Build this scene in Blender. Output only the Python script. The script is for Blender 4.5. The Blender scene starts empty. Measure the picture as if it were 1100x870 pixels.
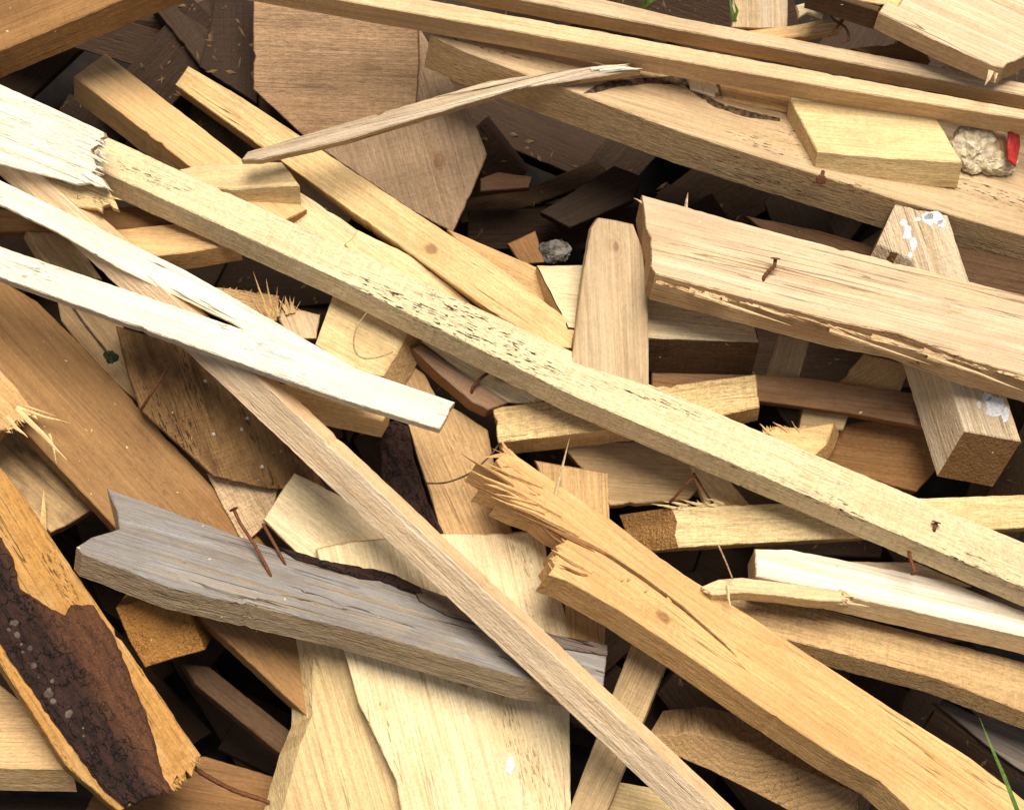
import bpy, math, random
from mathutils import Vector, Matrix, noise
from mathutils.geometry import delaunay_2d_cdt

SC = bpy.context.scene
COL = SC.collection
MM = 0.001
PW, PH = 1100, 870
DIST = 2400.0                       # camera to the middle of the heap, millimetres
PITCH = math.radians(42)
FWD = Vector((0, math.cos(PITCH), -math.sin(PITCH)))
UP = Vector((0, math.sin(PITCH), math.cos(PITCH)))
RIGHT = Vector((1, 0, 0))
CENTRE = Vector((0, 0, 0.5)) * 1000
CAM = CENTRE - FWD * DIST
rnd = random.Random(7)

# ---------------------------------------------------------------- helpers
def ray(px, py):
    """direction with unit depth for a point of the photograph"""
    return FWD + RIGHT * ((px - PW / 2) / DIST) - UP * ((py - PH / 2) / DIST)

def squash(h): return h * .72 if h > 0 else h

def at(px, py, h):
    h = squash(h)
    return CAM + ray(px, py) * (DIST - h)

def link(o, parent=None):
    COL.objects.link(o)
    if parent: o.parent = parent
    return o

def mesh_obj(name, verts, faces, mat, parent=None, smooth=False):
    me = bpy.data.meshes.new(name)
    me.from_pydata([tuple(v) for v in verts], [], faces)
    me.validate(); me.update()
    if smooth:
        for p in me.polygons: p.use_smooth = True
    o = bpy.data.objects.new(name, me)
    if mat: me.materials.append(mat)
    return link(o, parent)

# ---------------------------------------------------------------- node helpers
class NT:
    def __init__(s, tree): s.t = tree; s.n = tree.nodes; s.l = tree.links
    def new(s, typ, **kw):
        nd = s.n.new(typ)
        for k, v in kw.items(): setattr(nd, k, v)
        return nd
    def put(s, sock, v):
        if v is None: return
        if isinstance(v, (int, float)): sock.default_value = v
        elif isinstance(v, (tuple, list, Vector)):
            v = tuple(v)
            if len(v) == 3 and sock.type == 'RGBA': v = v + (1,)
            sock.default_value = v
        else: s.l.new(v, sock)
    def math(s, op, a, b=None, c=None, clamp=False):
        nd = s.new('ShaderNodeMath', operation=op, use_clamp=clamp)
        for i, v in enumerate((a, b, c)): s.put(nd.inputs[i], v)
        return nd.outputs[0]
    def vmath(s, op, a, b=None, out=0):
        nd = s.new('ShaderNodeVectorMath', operation=op)
        s.put(nd.inputs[0], a); s.put(nd.inputs[1], b)
        return nd.outputs[out]
    def noise(s, vec, scale=1.0, detail=2.0, rough=0.5, dist=0.0):
        nd = s.new('ShaderNodeTexNoise')
        s.put(nd.inputs['Vector'], vec); nd.inputs['Scale'].default_value = scale
        nd.inputs['Detail'].default_value = detail; nd.inputs['Roughness'].default_value = rough
        nd.inputs['Distortion'].default_value = dist
        return nd.outputs[0]
    def mix(s, f, a, b, mode='MIX'):
        nd = s.new('ShaderNodeMix', data_type='RGBA', blend_type=mode, clamp_factor=True)
        s.put(nd.inputs[0], f); s.put(nd.inputs[6], a); s.put(nd.inputs[7], b)
        return nd.outputs[2]
    def sstep(s, v, lo, hi, tlo=0.0, thi=1.0):
        nd = s.new('ShaderNodeMapRange', interpolation_type='SMOOTHSTEP')
        s.put(nd.inputs['Value'], v)
        s.put(nd.inputs['From Min'], lo); s.put(nd.inputs['From Max'], hi)
        s.put(nd.inputs['To Min'], tlo); s.put(nd.inputs['To Max'], thi)
        return nd.outputs[0]

def make_wood_group():
    g = bpy.data.node_groups.new('sawn_wood', 'ShaderNodeTree')
    I = g.interface
    def inp(nm, typ, dv):
        k = I.new_socket(nm, in_out='INPUT', socket_type=typ); k.default_value = dv
    inp('Vector', 'NodeSocketVector', (0, 0, 0))
    inp('ObjNormal', 'NodeSocketVector', (0, 0, 1))
    inp('Light', 'NodeSocketColor', (.6, .45, .25, 1)); inp('Dark', 'NodeSocketColor', (.4, .25, .1, 1))
    inp('RingFreq', 'NodeSocketFloat', 260); inp('RingAmt', 'NodeSocketFloat', .5)
    inp('Pith', 'NodeSocketVector', (0, .02, -.05)); inp('Seed', 'NodeSocketVector', (0, 0, 0))
    inp('Weather', 'NodeSocketFloat', 0); inp('WeatherCol', 'NodeSocketColor', (.4, .37, .34, 1))
    inp('Stain', 'NodeSocketFloat', 0); inp('StainCol', 'NodeSocketColor', (.12, .06, .025, 1))
    inp('Speck', 'NodeSocketFloat', 0); inp('Crack', 'NodeSocketFloat', .3)
    inp('Saw', 'NodeSocketFloat', .3); inp('Bump', 'NodeSocketFloat', .5)
    inp('Knot', 'NodeSocketVector', (9, 9, 9)); inp('KnotR', 'NodeSocketFloat', .008)
    inp('EndDark', 'NodeSocketFloat', .62)
    I.new_socket('Shader', in_out='OUTPUT', socket_type='NodeSocketShader')
    T = NT(g); gi = T.new('NodeGroupInput'); go = T.new('NodeGroupOutput')
    G = lambda k: gi.outputs[k]
    p = G('Vector'); ps = T.vmath('ADD', p, G('Seed'))
    sv = lambda x, y, z: T.vmath('MULTIPLY', ps, (x, y, z))
    sn = T.new('ShaderNodeSeparateXYZ'); T.put(sn.inputs[0], G('ObjNormal'))
    # knot field
    kwob = T.math('MULTIPLY', T.math('SUBTRACT', T.noise(ps, 130, 2, .5), .5), .9)
    kd = T.vmath('LENGTH', T.vmath('MULTIPLY', T.vmath('SUBTRACT', p, G('Knot')), (.62, 1, .15)), out=1)
    kr = G('KnotR')
    kn = T.math('ADD', T.math('DIVIDE', kd, kr), kwob)
    kwide = T.sstep(kn, 3.2, 0.4)
    kcore = T.sstep(kn, 1.1, .5)
    # growth rings as warped cylinders round the pith
    warp = T.noise(sv(2.2, 9, 9), 1, 2, .5)
    warp2 = T.noise(sv(9, 40, 40), 1, 2, .5)
    q = T.vmath('MULTIPLY', T.vmath('SUBTRACT', p, G('Pith')), (0, 1, 1))
    sx = T.new('ShaderNodeSeparateXYZ'); T.put(sx.inputs[0], p)
    r = T.vmath('LENGTH', q, out=1)
    r = T.math('ADD', r, T.math('MULTIPLY', T.math('SUBTRACT', warp, .5), .045))
    r = T.math('ADD', r, T.math('MULTIPLY', T.math('SUBTRACT', warp2, .5), .005))
    r = T.math('ADD', r, T.math('MULTIPLY', sx.outputs[0], .018))
    r = T.math('ADD', r, T.math('MULTIPLY', kwide, .016))
    fr = T.math('FRACT', T.math('MULTIPLY', r, G('RingFreq')))
    late = T.math('MULTIPLY', T.math('POWER', fr, 2.6), T.sstep(fr, 1.0, .9))
    # fibres, blotches
    fib = T.noise(sv(7, 420, 420), 1, 2, .65)
    fib2 = T.noise(sv(22, 900, 900), 1, 2, .6)
    blo = T.noise(sv(5, 16, 16), 1, 4, .6)
    blo2 = T.noise(T.vmath('ADD', sv(9, 22, 22), (31, 7, 3)), 1, 5, .65)
    pit = T.noise(sv(150, 360, 360), 1, 3, .7)
    fine = T.noise(sv(600, 700, 700), 1, 2, .6)
    streak = T.noise(sv(2.5, 95, 95), 1, 4, .7)
    rough_m = T.noise(T.vmath('ADD', sv(30, 60, 60), (3, 77, 3)), 1, 3, .6)
    sawn = T.noise(sv(330, 18, 18), 1, 2, .55)
    base = T.mix(T.math('MULTIPLY', late, G('RingAmt')), G('Light'), G('Dark'))
    def mul(b, val, amt):
        f = T.math('ADD', 1.0, T.math('MULTIPLY', T.math('SUBTRACT', val, .5), amt))
        c = T.new('ShaderNodeCombineColor')
        for i in range(3): T.put(c.inputs[i], f)
        return T.mix(1.0, b, c.outputs[0], 'MULTIPLY')
    base = mul(base, fib, .78); base = mul(base, blo, .62); base = mul(base, fine, .5); base = mul(base, pit, T.math('ADD', .62, T.math('MULTIPLY', G('Saw'), .9)))
    base = mul(base, fib2, .3)
    base = mul(base, sawn, T.math('MULTIPLY', G('Saw'), .42))
    # warmer resin-coloured patches
    warm = T.sstep(blo2, .48, .72)
    base = T.mix(T.math('MULTIPLY', warm, .38), base, T.mix(.55, base, G('Dark')))
    # knots
    base = T.mix(T.math('MULTIPLY', kcore, .8), base, T.mix(T.sstep(T.math('FRACT', T.math('MULTIPLY', kn, 3.0)), .2, .9), (.16, .065, .02), (.30, .14, .05)))
    base = T.mix(T.math('MULTIPLY', T.math('SUBTRACT', kwide, kcore, clamp=True), .25), base, G('Dark'))
    # weathering and stains
    w = T.math('MULTIPLY', T.math('MULTIPLY', G('Weather'), T.sstep(sn.outputs[2], .3, .6, .3, 1.0)), T.sstep(T.math('ADD', T.math('MULTIPLY', streak, .6), T.math('MULTIPLY', blo2, .4)), .30, .62, .45, 1.15), clamp=True)
    base = T.mix(w, base, mul(mul(G('WeatherCol'), fib, .9), streak, 2.3))
    st = T.math('MULTIPLY', G('Stain'), T.sstep(T.math('ADD', T.math('MULTIPLY', blo2, .7), T.math('MULTIPLY', streak, .3)), .44, .66), clamp=True)
    base = T.mix(st, base, mul(G('StainCol'), fib, .9))
    # dirt dashes along the grain, pores
    dsh = T.noise(T.vmath('ADD', sv(95, 520, 520), (5, 9, 1)), 1, 2, .55)
    clus = T.noise(T.vmath('ADD', sv(4.5, 26, 26), (8, 1, 4)), 1, 3, .6)
    dash = T.math('MULTIPLY', T.sstep(dsh, .58, .65), T.sstep(T.math('ADD', clus, T.math('MULTIPLY', G('Speck'), .035)), .55, .65))
    base = T.mix(T.math('MULTIPLY', dash, G('Speck'), clamp=True), base, (.035, .022, .012))
    # drying checks
    ck = T.math('ABSOLUTE', T.math('SUBTRACT', T.noise(T.vmath('ADD', sv(2.4, 85, 85), (17, 2, 8)), 1, 2, .5), .5))
    crack = T.math('MULTIPLY', T.sstep(ck, .010, .002), T.sstep(blo, .50, .60))
    base = T.mix(T.math('MULTIPLY', crack, G('Crack'), clamp=True), base, (.045, .02, .008))
    # sawn ends: darker and warmer
    endm = T.sstep(T.math('ABSOLUTE', sn.outputs[0]), .45, .62)
    endc = T.mix(1.0, base, (.46, .33, .22), 'MULTIPLY')
    endc = mul(endc, fine, 1.3)
    base = T.mix(T.math('MULTIPLY', endm, G('EndDark')), base, endc)
    # height
    hgt = T.math('MULTIPLY', fib, .55)
    hgt = T.math('ADD', hgt, T.math('MULTIPLY', sawn, T.math('MULTIPLY', G('Saw'), 1.1)))
    hgt = T.math('ADD', hgt, T.math('MULTIPLY', pit, T.math('ADD', .5, G('Saw'))))
    hgt = T.math('ADD', hgt, T.math('MULTIPLY', rough_m, 1.1))
    hgt = T.math('SUBTRACT', hgt, T.math('MULTIPLY', crack, T.math('MULTIPLY', G('Crack'), 1.6)))
    hgt = T.math('SUBTRACT', hgt, T.math('MULTIPLY', dash, T.math('MULTIPLY', G('Speck'), .9)))
    bp = T.new('ShaderNodeBump'); T.put(bp.inputs['Height'], hgt); T.put(bp.inputs['Strength'], G('Bump'))
    bp.inputs['Distance'].default_value = .0030
    b = T.new('ShaderNodeBsdfPrincipled')
    T.put(b.inputs['Base Color'], base); b.inputs['Roughness'].default_value = .72
    b.inputs['Specular IOR Level'].default_value = .22
    T.put(b.inputs['Normal'], bp.outputs[0])
    T.l.new(b.outputs[0], go.inputs[0])
    return g

WOOD = make_wood_group()
PAL = {  # light, dark ring colour
    'cream': ((.83, .65, .385), (.63, .395, .165)),
    'pine': ((.76, .54, .265), (.53, .295, .10)),
    'honey': ((.64, .41, .185), (.44, .225, .075)),
    'tan': ((.58, .385, .19), (.38, .21, .08)),
    'pinkish': ((.68, .475, .265), (.47, .265, .115)),
    'white': ((.83, .74, .58), (.66, .52, .34)),
    'brown': ((.29, .145, .052), (.18, .08, .025)),
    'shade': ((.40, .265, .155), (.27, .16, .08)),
    'rust': ((.345, .18, .066), (.225, .105, .033)),
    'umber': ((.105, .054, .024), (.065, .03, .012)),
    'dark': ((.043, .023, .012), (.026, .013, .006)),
    'grey': ((.44, .37, .28), (.28, .21, .145)),
    'orange': ((.50, .245, .065), (.30, .12, .026)),
}
def wood(col='tan', ring=.45, freq=None, saw=.3, weather=0, wcol=(.42, .38, .34), stain=0, scol=(.11, .055, .022),
         speck=0., crack=.35, bump=.5, knot=None, knotr=.008, end=.6, endgrain=False, flat=False, pith=None):
    m = bpy.data.materials.new('wood_' + col); m.use_nodes = True
    t = NT(m.node_tree); t.n.clear()
    out = t.new('ShaderNodeOutputMaterial'); g = t.new('ShaderNodeGroup'); g.node_tree = WOOD
    tc = t.new('ShaderNodeTexCoord'); ge = t.new('ShaderNodeNewGeometry')
    vt = t.new('ShaderNodeVectorTransform', vector_type='NORMAL', convert_from='WORLD', convert_to='OBJECT')
    t.l.new(ge.outputs['True Normal'], vt.inputs[0])
    vec, nor = tc.outputs['Object'], vt.outputs[0]
    if endgrain:                                    # fibres run into the board's face
        def perm(v):
            a = t.new('ShaderNodeSeparateXYZ'); b = t.new('ShaderNodeCombineXYZ'); t.l.new(v, a.inputs[0])
            t.l.new(a.outputs[2], b.inputs[0]); t.l.new(a.outputs[0], b.inputs[1]); t.l.new(a.outputs[1], b.inputs[2])
            return b.outputs[0]
        vec, nor = perm(vec), perm(nor)
    t.l.new(vec, g.inputs['Vector']); t.l.new(nor, g.inputs['ObjNormal'])
    L, D = PAL[col]
    if not stain: stain, scol = rnd.uniform(.05, .4), tuple(c * .55 for c in D)
    if not weather: weather, wcol = rnd.uniform(0, .16 if col in ('cream', 'pine') else .42), (min(.8, L[0] * .85), min(.8, L[1] * .95), min(.8, L[2] * 1.15))
    j = rnd.uniform(.87, 1.1); k = rnd.uniform(.94, 1.06)
    f = lambda c: (min(.9, c[0] * j * k), min(.9, c[1] * j), min(.9, c[2] * j / k), 1)
    if pith is None:
        if rnd.random() < .55: pith = (0, rnd.uniform(-.02, .02), -rnd.uniform(.02, .07))
        else: pith = (0, rnd.choice((-1, 1)) * rnd.uniform(.06, .14), rnd.uniform(-.03, .03))
    vals = {'Light': f(L), 'Dark': f(D), 'RingFreq': freq or rnd.uniform(170, 300), 'RingAmt': ring, 'Pith': pith,
            'Seed': (rnd.uniform(-9, 9), rnd.uniform(-9, 9), rnd.uniform(-9, 9)), 'Weather': weather,
            'WeatherCol': tuple(wcol) + (1,), 'Stain': stain, 'StainCol': tuple(scol) + (1,), 'Speck': speck, 'Crack': crack,
            'Saw': saw, 'Bump': bump, 'Knot': knot or (9, 9, 9), 'KnotR': knotr, 'EndDark': end}
    for kk, v in vals.items(): g.inputs[kk].default_value = v
    t.l.new(g.outputs[0], out.inputs[0])
    return m

def simple_mat(name, build):
    m = bpy.data.materials.new(name); m.use_nodes = True
    t = NT(m.node_tree); t.n.clear()
    out = t.new('ShaderNodeOutputMaterial'); b = t.new('ShaderNodeBsdfPrincipled')
    build(t, b); t.l.new(b.outputs[0], out.inputs[0])
    return m

def bark_mat(name, grad):
    def f(t, b):
        tc = t.new('ShaderNodeTexCoord').outputs['Object']
        n1 = t.noise(t.vmath('MULTIPLY', tc, (20, 120, 120)), 1, 5, .7); n2 = t.noise(tc, 380, 3, .6); n3 = t.noise(tc, 30, 4, .65)
        ck = t.math('ABSOLUTE', t.math('SUBTRACT', t.noise(t.vmath('MULTIPLY', tc, (34, 60, 60)), 1, 3, .6), .5))
        sx = t.new('ShaderNodeSeparateXYZ'); t.put(sx.inputs[0], tc)
        inner = t.sstep(t.math('ADD', sx.outputs[1], t.math('MULTIPLY', t.math('SUBTRACT', n3, .5), .03)), -.030, -.004) if grad else 0.0
        c = t.mix(t.sstep(n1, .3, .7), (.014, .007, .006), (.060, .026, .018))
        c2 = t.mix(t.sstep(n1, .3, .7), (.085, .034, .018), (.185, .076, .034))
        c = t.mix(inner, c, c2)
        c = t.mix(t.math('MULTIPLY', n2, .45), c, (.012, .006, .005))
        ckf = t.math('MULTIPLY', t.sstep(ck, .016, .003, 0, .7), t.math('SUBTRACT', 1.0, t.math('MULTIPLY', inner, .8)))
        c = t.mix(ckf, c, (.004, .002, .002))
        t.put(b.inputs['Base Color'], c); b.inputs['Roughness'].default_value = .75; b.inputs['Specular IOR Level'].default_value = .25
        h = t.math('ADD', n1, t.math('MULTIPLY', n2, .35)); h = t.math('SUBTRACT', h, ckf)
        bp = t.new('ShaderNodeBump'); t.put(bp.inputs['Height'], h)
        bp.inputs['Strength'].default_value = 1.0; bp.inputs['Distance'].default_value = .006; t.put(b.inputs['Normal'], bp.outputs[0])
    return simple_mat(name, f)
BARK = bark_mat('bark', True); BARK_DARK = bark_mat('bark_dark', False)
def _scale(t, b):
    tc = t.new('ShaderNodeTexCoord').outputs['Object']
    n1 = t.noise(tc, 60, 4, .6); n2 = t.noise(tc, 500, 2, .6)
    c = t.mix(t.sstep(n1, .35, .65), (.05, .03, .023), (.20, .15, .115)); c = t.mix(t.math('MULTIPLY', n2, .5), c, (.09, .055, .04))
    t.put(b.inputs['Base Color'], c); b.inputs['Roughness'].default_value = .85
    bp = t.new('ShaderNodeBump'); t.put(bp.inputs['Height'], n2); bp.inputs['Distance'].default_value = .002; t.put(b.inputs['Normal'], bp.outputs[0])
SCALE = simple_mat('bark_plate', _scale)
def _rust(t, b):
    tc = t.new('ShaderNodeTexCoord').outputs['Object']; n = t.noise(tc, 700, 3, .6)
    t.put(b.inputs['Base Color'], t.mix(t.sstep(n, .35, .65), (.075, .026, .012), (.25, .085, .03)))
    b.inputs['Roughness'].default_value = .7; b.inputs['Metallic'].default_value = .25
    bp = t.new('ShaderNodeBump'); t.put(bp.inputs['Height'], n); bp.inputs['Distance'].default_value = .001; t.put(b.inputs['Normal'], bp.outputs[0])
RUST = simple_mat('rust', _rust)
def plain(name, c1, c2, sc=200, rough=.6):
    def f(t, b):
        tc = t.new('ShaderNodeTexCoord').outputs['Object']; n = t.noise(tc, sc, 4, .6)
        t.put(b.inputs['Base Color'], t.mix(t.sstep(n, .35, .65), c1, c2)); b.inputs['Roughness'].default_value = rough
        bp = t.new('ShaderNodeBump'); t.put(bp.inputs['Height'], n); bp.inputs['Distance'].default_value = .002; t.put(b.inputs['Normal'], bp.outputs[0])
    return simple_mat(name, f)
GRASS = plain('grass', (.07, .13, .02), (.14, .24, .045), 90, .5)
FIBRE = plain('fibre', (.30, .20, .10), (.52, .38, .2), 300, .7)
TWIG = plain('twig', (.05, .03, .018), (.12, .075, .04), 300, .8)
STONE = plain('crumbly', (.40, .32, .18), (.70, .61, .45), 150, .9)
RED = plain('red', (.22, .008, .008), (.42, .02, .014), 90, .65)
PAINT = plain('pale_paint', (.62, .64, .68), (.84, .85, .87), 260, .6)
GREYMIX = plain('grey_scrap', (.05, .04, .03), (.24, .22, .20), 90, .8)
SOIL = plain('soil', (.005, .0035, .0025), (.018, .012, .008), 30, .95)

# ---------------------------------------------------------------- board builder
class Board: pass

def pca(poly):
    pts = []
    for i, a in enumerate(poly):
        b = poly[(i + 1) % len(poly)]; d = math.dist(a, b); n = max(1, int(d / 5))
        for k in range(n): pts.append((a[0] + (b[0] - a[0]) * k / n, a[1] + (b[1] - a[1]) * k / n))
    cx = sum(p[0] for p in pts) / len(pts); cy = sum(p[1] for p in pts) / len(pts)
    sxx = sum((p[0] - cx) ** 2 for p in pts); syy = sum((p[1] - cy) ** 2 for p in pts); sxy = sum((p[0] - cx) * (p[1] - cy) for p in pts)
    return math.degrees(.5 * math.atan2(2 * sxy, sxx - syy))

def area2(p): return sum(p[i][0] * p[(i + 1) % len(p)][1] - p[(i + 1) % len(p)][0] * p[i][1] for i in range(len(p)))

def straighten(poly, tol):
    """drop outline points that stray less than tol from a straight run"""
    def dp(p):
        if len(p) < 3: return p
        a, b = Vector(p[0]), Vector(p[-1]); d = b - a; L = max(d.length, 1e-6)
        ds = [abs(d.x * (q[1] - a.y) - d.y * (q[0] - a.x)) / L for q in p[1:-1]]
        m = max(ds)
        if m < tol: return [p[0], p[-1]]
        k = ds.index(m) + 1
        return dp(p[:k + 1])[:-1] + dp(p[k:])
    n = len(poly)
    i0 = min(range(n), key=lambda i: poly[i][0]); i1 = max(range(n), key=lambda i: poly[i][0])
    r = poly[i0:] + poly[:i0]; k = (i1 - i0) % n
    out = dp(r[:k + 1])[:-1] + dp(r[k:] + [r[0]])[:-1]
    return out if len(out) >= 4 else poly

def rough_outline(poly, amp, step, seed, keep=2.0):
    out = []
    n = len(poly)
    for i in range(n):
        a, b = Vector(poly[i]), Vector(poly[(i + 1) % n]); d = (b - a).length
        out.append(a.copy())
        k = int(d / step)
        if k < 2: continue
        nn = Vector((-(b - a).y, (b - a).x)).normalized()
        for q in range(1, k):
            f = q / k; p = a.lerp(b, f)
            w = noise.noise(Vector((p.x * .2, p.y * .2, seed + 5))) * .45
            w += rnd.uniform(-.3, .3)
            if rnd.random() < .022: w += rnd.uniform(1.2, 2.6)          # a chipped corner
            out.append(p + nn * w * amp * min(1, f * 4, (1 - f) * 4))
    return out

def prism(name, ring, E, cham, mat, parent=None, relief=0, cell=9, seed=0, sidemat=None, endmat=None):
    """ring: counter-clockwise 2-D outline in mm on the local z = 0 plane; E: local extrusion vector"""
    n = len(ring); c = cham
    ins = []
    for i in range(n):
        a, p, b = ring[i - 1], ring[i], ring[(i + 1) % n]
        d1, d2 = (p - a), (b - p)
        if d1.length < 1e-6: d1 = d2
        if d2.length < 1e-6: d2 = d1
        t = (d1.normalized() + d2.normalized())
        t = t.normalized() if t.length > .2 else d1.normalized()
        ins.append(Vector((-t.y, t.x)))
    L = E.length; e = E / L
    V, F = [], []
    cc = [c * (.55 + .9 * abs(noise.noise(Vector((p.x * .05, p.y * .05, seed + 9))))) for p in ring]
    for p, q, k in zip(ring, ins, cc): V.append(Vector((p.x + q.x * k, p.y + q.y * k, 0)))
    for p, k in zip(ring, cc): V.append(Vector((p.x, p.y, 0)) + e * k)
    for p, k in zip(ring, cc): V.append(Vector((p.x, p.y, 0)) + E - e * k)
    for p, q, k in zip(ring, ins, cc): V.append(Vector((p.x + q.x * k, p.y + q.y * k, 0)) + E)
    for r in range(3):
        for i in range(n):
            j = (i + 1) % n
            F.append((r * n + i, (r + 1) * n + i, (r + 1) * n + j, r * n + j))
    F.append(tuple(range(4 * n - 1, 3 * n - 1, -1)))
    if relief > 0:
        xs = [v.x for v in V[:n]]; ys = [v.y for v in V[:n]]
        pts = [Vector((v.x, v.y)) for v in V[:n]]
        x = min(xs)
        row = 0
        while x < max(xs):
            y = min(ys) + (row % 2) * cell / 2
            while y < max(ys):
                pts.append(Vector((x + rnd.uniform(-.25, .25) * cell, y + rnd.uniform(-.25, .25) * cell))); y += cell
            x += cell; row += 1
        res = delaunay_2d_cdt(pts, [], [list(range(n))], 2, 1e-4)
        v2, f2, orig = res[0], res[2], res[3]
        base = len(V); mp = {}
        for i, v in enumerate(v2):
            o = [k for k in orig[i] if k < n]
            if o: mp[i] = o[0]
            else:
                p = Vector((v.x * .035, v.y * .09, seed))
                z = noise.noise(p) * .9 + noise.noise(p * 3.1) * .6 + rnd.uniform(-.25, .25)
                mp[i] = len(V); V.append(Vector((v.x, v.y, z * relief)))
        for f in f2: F.append(tuple(mp[k] for k in f))
    else:
        F.append(tuple(range(n)))
    o = mesh_obj(name, [v * MM for v in V], F, mat, parent)
    if sidemat:
        o.data.materials.append(sidemat)
        for pl in o.data.polygons:
            if abs(pl.normal.z) < .9 and abs(pl.normal.x) < .8: pl.material_index = 1
    if endmat:
        o.data.materials.append(endmat)
        for pl in o.data.polygons:
            if abs(pl.normal.z) < .9 and abs(pl.normal.x) > .5: pl.material_index = len(o.data.materials) - 1
    return o

def board(name, label, cat, poly, side=0, t=25, h=0, mat=None, ax=None, shift=None, rough=.9, cham=1.5, relief=0, cell=9,
          step=7, group='scrap boards and offcuts of the wood pile', sidemat=None, knotpx=None, endmat=None):
    B = Board(); seed = rnd.uniform(0, 100)
    if name in ('beam', 'batten', 'strip', 'plank', 'panel', 'post'): poly = straighten(poly, 5.0 if name in ('beam', 'batten') else 2.6)
    if ax is None: ax = pca(poly)
    a = Vector((math.cos(math.radians(ax)), math.sin(math.radians(ax))))
    if a.x < -1e-6 or (abs(a.x) < 1e-6 and a.y < 0): a = -a
    b = Vector((-a.y, a.x))
    if b.y < -1e-6: b = -b
    cx = sum(p[0] for p in poly) / len(poly); cy = sum(p[1] for p in poly) / len(poly)
    pr = [(p[0] - cx) * a.x + (p[1] - cy) * a.y for p in poly]
    lo, hi = min(pr), max(pr)
    if isinstance(h, (tuple, list)):
        pitch = (h[1] - h[0]) / (hi - lo); hc = h[0] + pitch * (0 - lo)
    else: pitch, hc = 0.0, h
    # gradient of height in image axes (x right, y down)
    gray = Vector(((cx - PW / 2) / DIST, (cy - PH / 2) / DIST))
    s = max(-.88, min(.88, side / t)); roll = s / math.sqrt(1 - s * s)
    gb = gray.dot(b) + roll
    g = a * pitch + b * gb
    n = (RIGHT * (-g.x) + UP * (g.y) + (-FWD)).normalized()
    C = at(cx, cy, hc)
    def hit(px, py, lift=0.0):
        d = ray(px, py); k = (C - CAM).dot(n) / d.dot(n)
        return CAM + d * k + n * lift
    X = (hit(cx + a.x * 10, cy + a.y * 10) - C).normalized(); Y = n.cross(X).normalized()
    R = Matrix((X, Y, n)).transposed()
    B.C, B.R, B.hit, B.n = C, R, hit, n
    Ri = R.transposed()
    B.loc = lambda P: Ri @ (P - C)
    pts = [B.loc(hit(*p)).to_2d() for p in poly]
    if area2(pts) < 0: pts.reverse()
    ring = rough_outline(pts, rough, step, seed)
    if shift is not None:
        E = RIGHT * shift[0] - UP * shift[1] + ray(cx, cy) * (t * .8); E = Ri @ E
    else: E = Vector((0, 0, -t))
    o = prism(name, ring, E, cham, mat, None, relief, cell, seed, sidemat, endmat)
    if knotpx:
        for nd in mat.node_tree.nodes:
            if nd.type == 'GROUP':
                nd.inputs['Knot'].default_value = B.loc(hit(*knotpx)) * MM
    M = R.to_4x4(); M.translation = C * MM
    o.matrix_world = M
    o['label'] = label; o['category'] = cat
    if group: o['group'] = group
    B.o = o; B.mat = mat
    return B

def child(B, name, poly, lift, t, mat, rough=1.2, relief=0, cell=7, cham=1.0, step=8):
    pts = [B.loc(B.hit(*p, lift)).to_2d() for p in poly]
    if area2(pts) < 0: pts.reverse()
    ring = rough_outline(pts, rough, step, rnd.uniform(0, 99))
    o = prism(name, ring, Vector((0, 0, -t)), cham, mat, B.o, relief, cell, rnd.uniform(0, 99))
    o.location = (0, 0, lift * MM)
    return o

def tube_mesh(pts, rad, seg=8):
    V, F = [], []
    n = len(pts)
    for i, p in enumerate(pts):
        d = (pts[min(i + 1, n - 1)] - pts[max(i - 1, 0)]).normalized()
        u = d.orthogonal().normalized() if i == 0 else (pu - d * pu.dot(d)).normalized()
        pu = u; w = d.cross(u); r = rad[i] if isinstance(rad, (list, tuple)) else rad
        for k in range(seg):
            an = 2 * math.pi * k / seg; V.append(p + (u * math.cos(an) + w * math.sin(an)) * r)
    for i in range(n - 1):
        for k in range(seg):
            j = (k + 1) % seg
            F.append((i * seg + k, i * seg + j, (i + 1) * seg + j, (i + 1) * seg + k))
    F.append(tuple(range(seg - 1, -1, -1))); F.append(tuple(range((n - 1) * seg, n * seg)))
    return V, F

def nail(B, path, r=1.5, head=True):
    """path: list of (px, py, lift above the board's face in mm); first point is in the wood"""
    pts = [B.loc(B.hit(x, y) + (CAM - B.hit(x, y)).normalized() * l) for x, y, l in path]
    V, F = tube_mesh(pts, r)
    if head:
        d = (pts[-1] - pts[-2]).normalized(); c = pts[-1]
        hv, hf = tube_mesh([c - d * .6, c - d * .4, c + d * .7, c + d * 1.0], [r * 1.2, r * 2.6, r * 2.6, r * 2.0], 10)
        k = len(V); V += hv; F += [tuple(i + k for i in f) for f in hf]
    return mesh_obj('nail', [v * MM for v in V], F, RUST, B.o, True)

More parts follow.
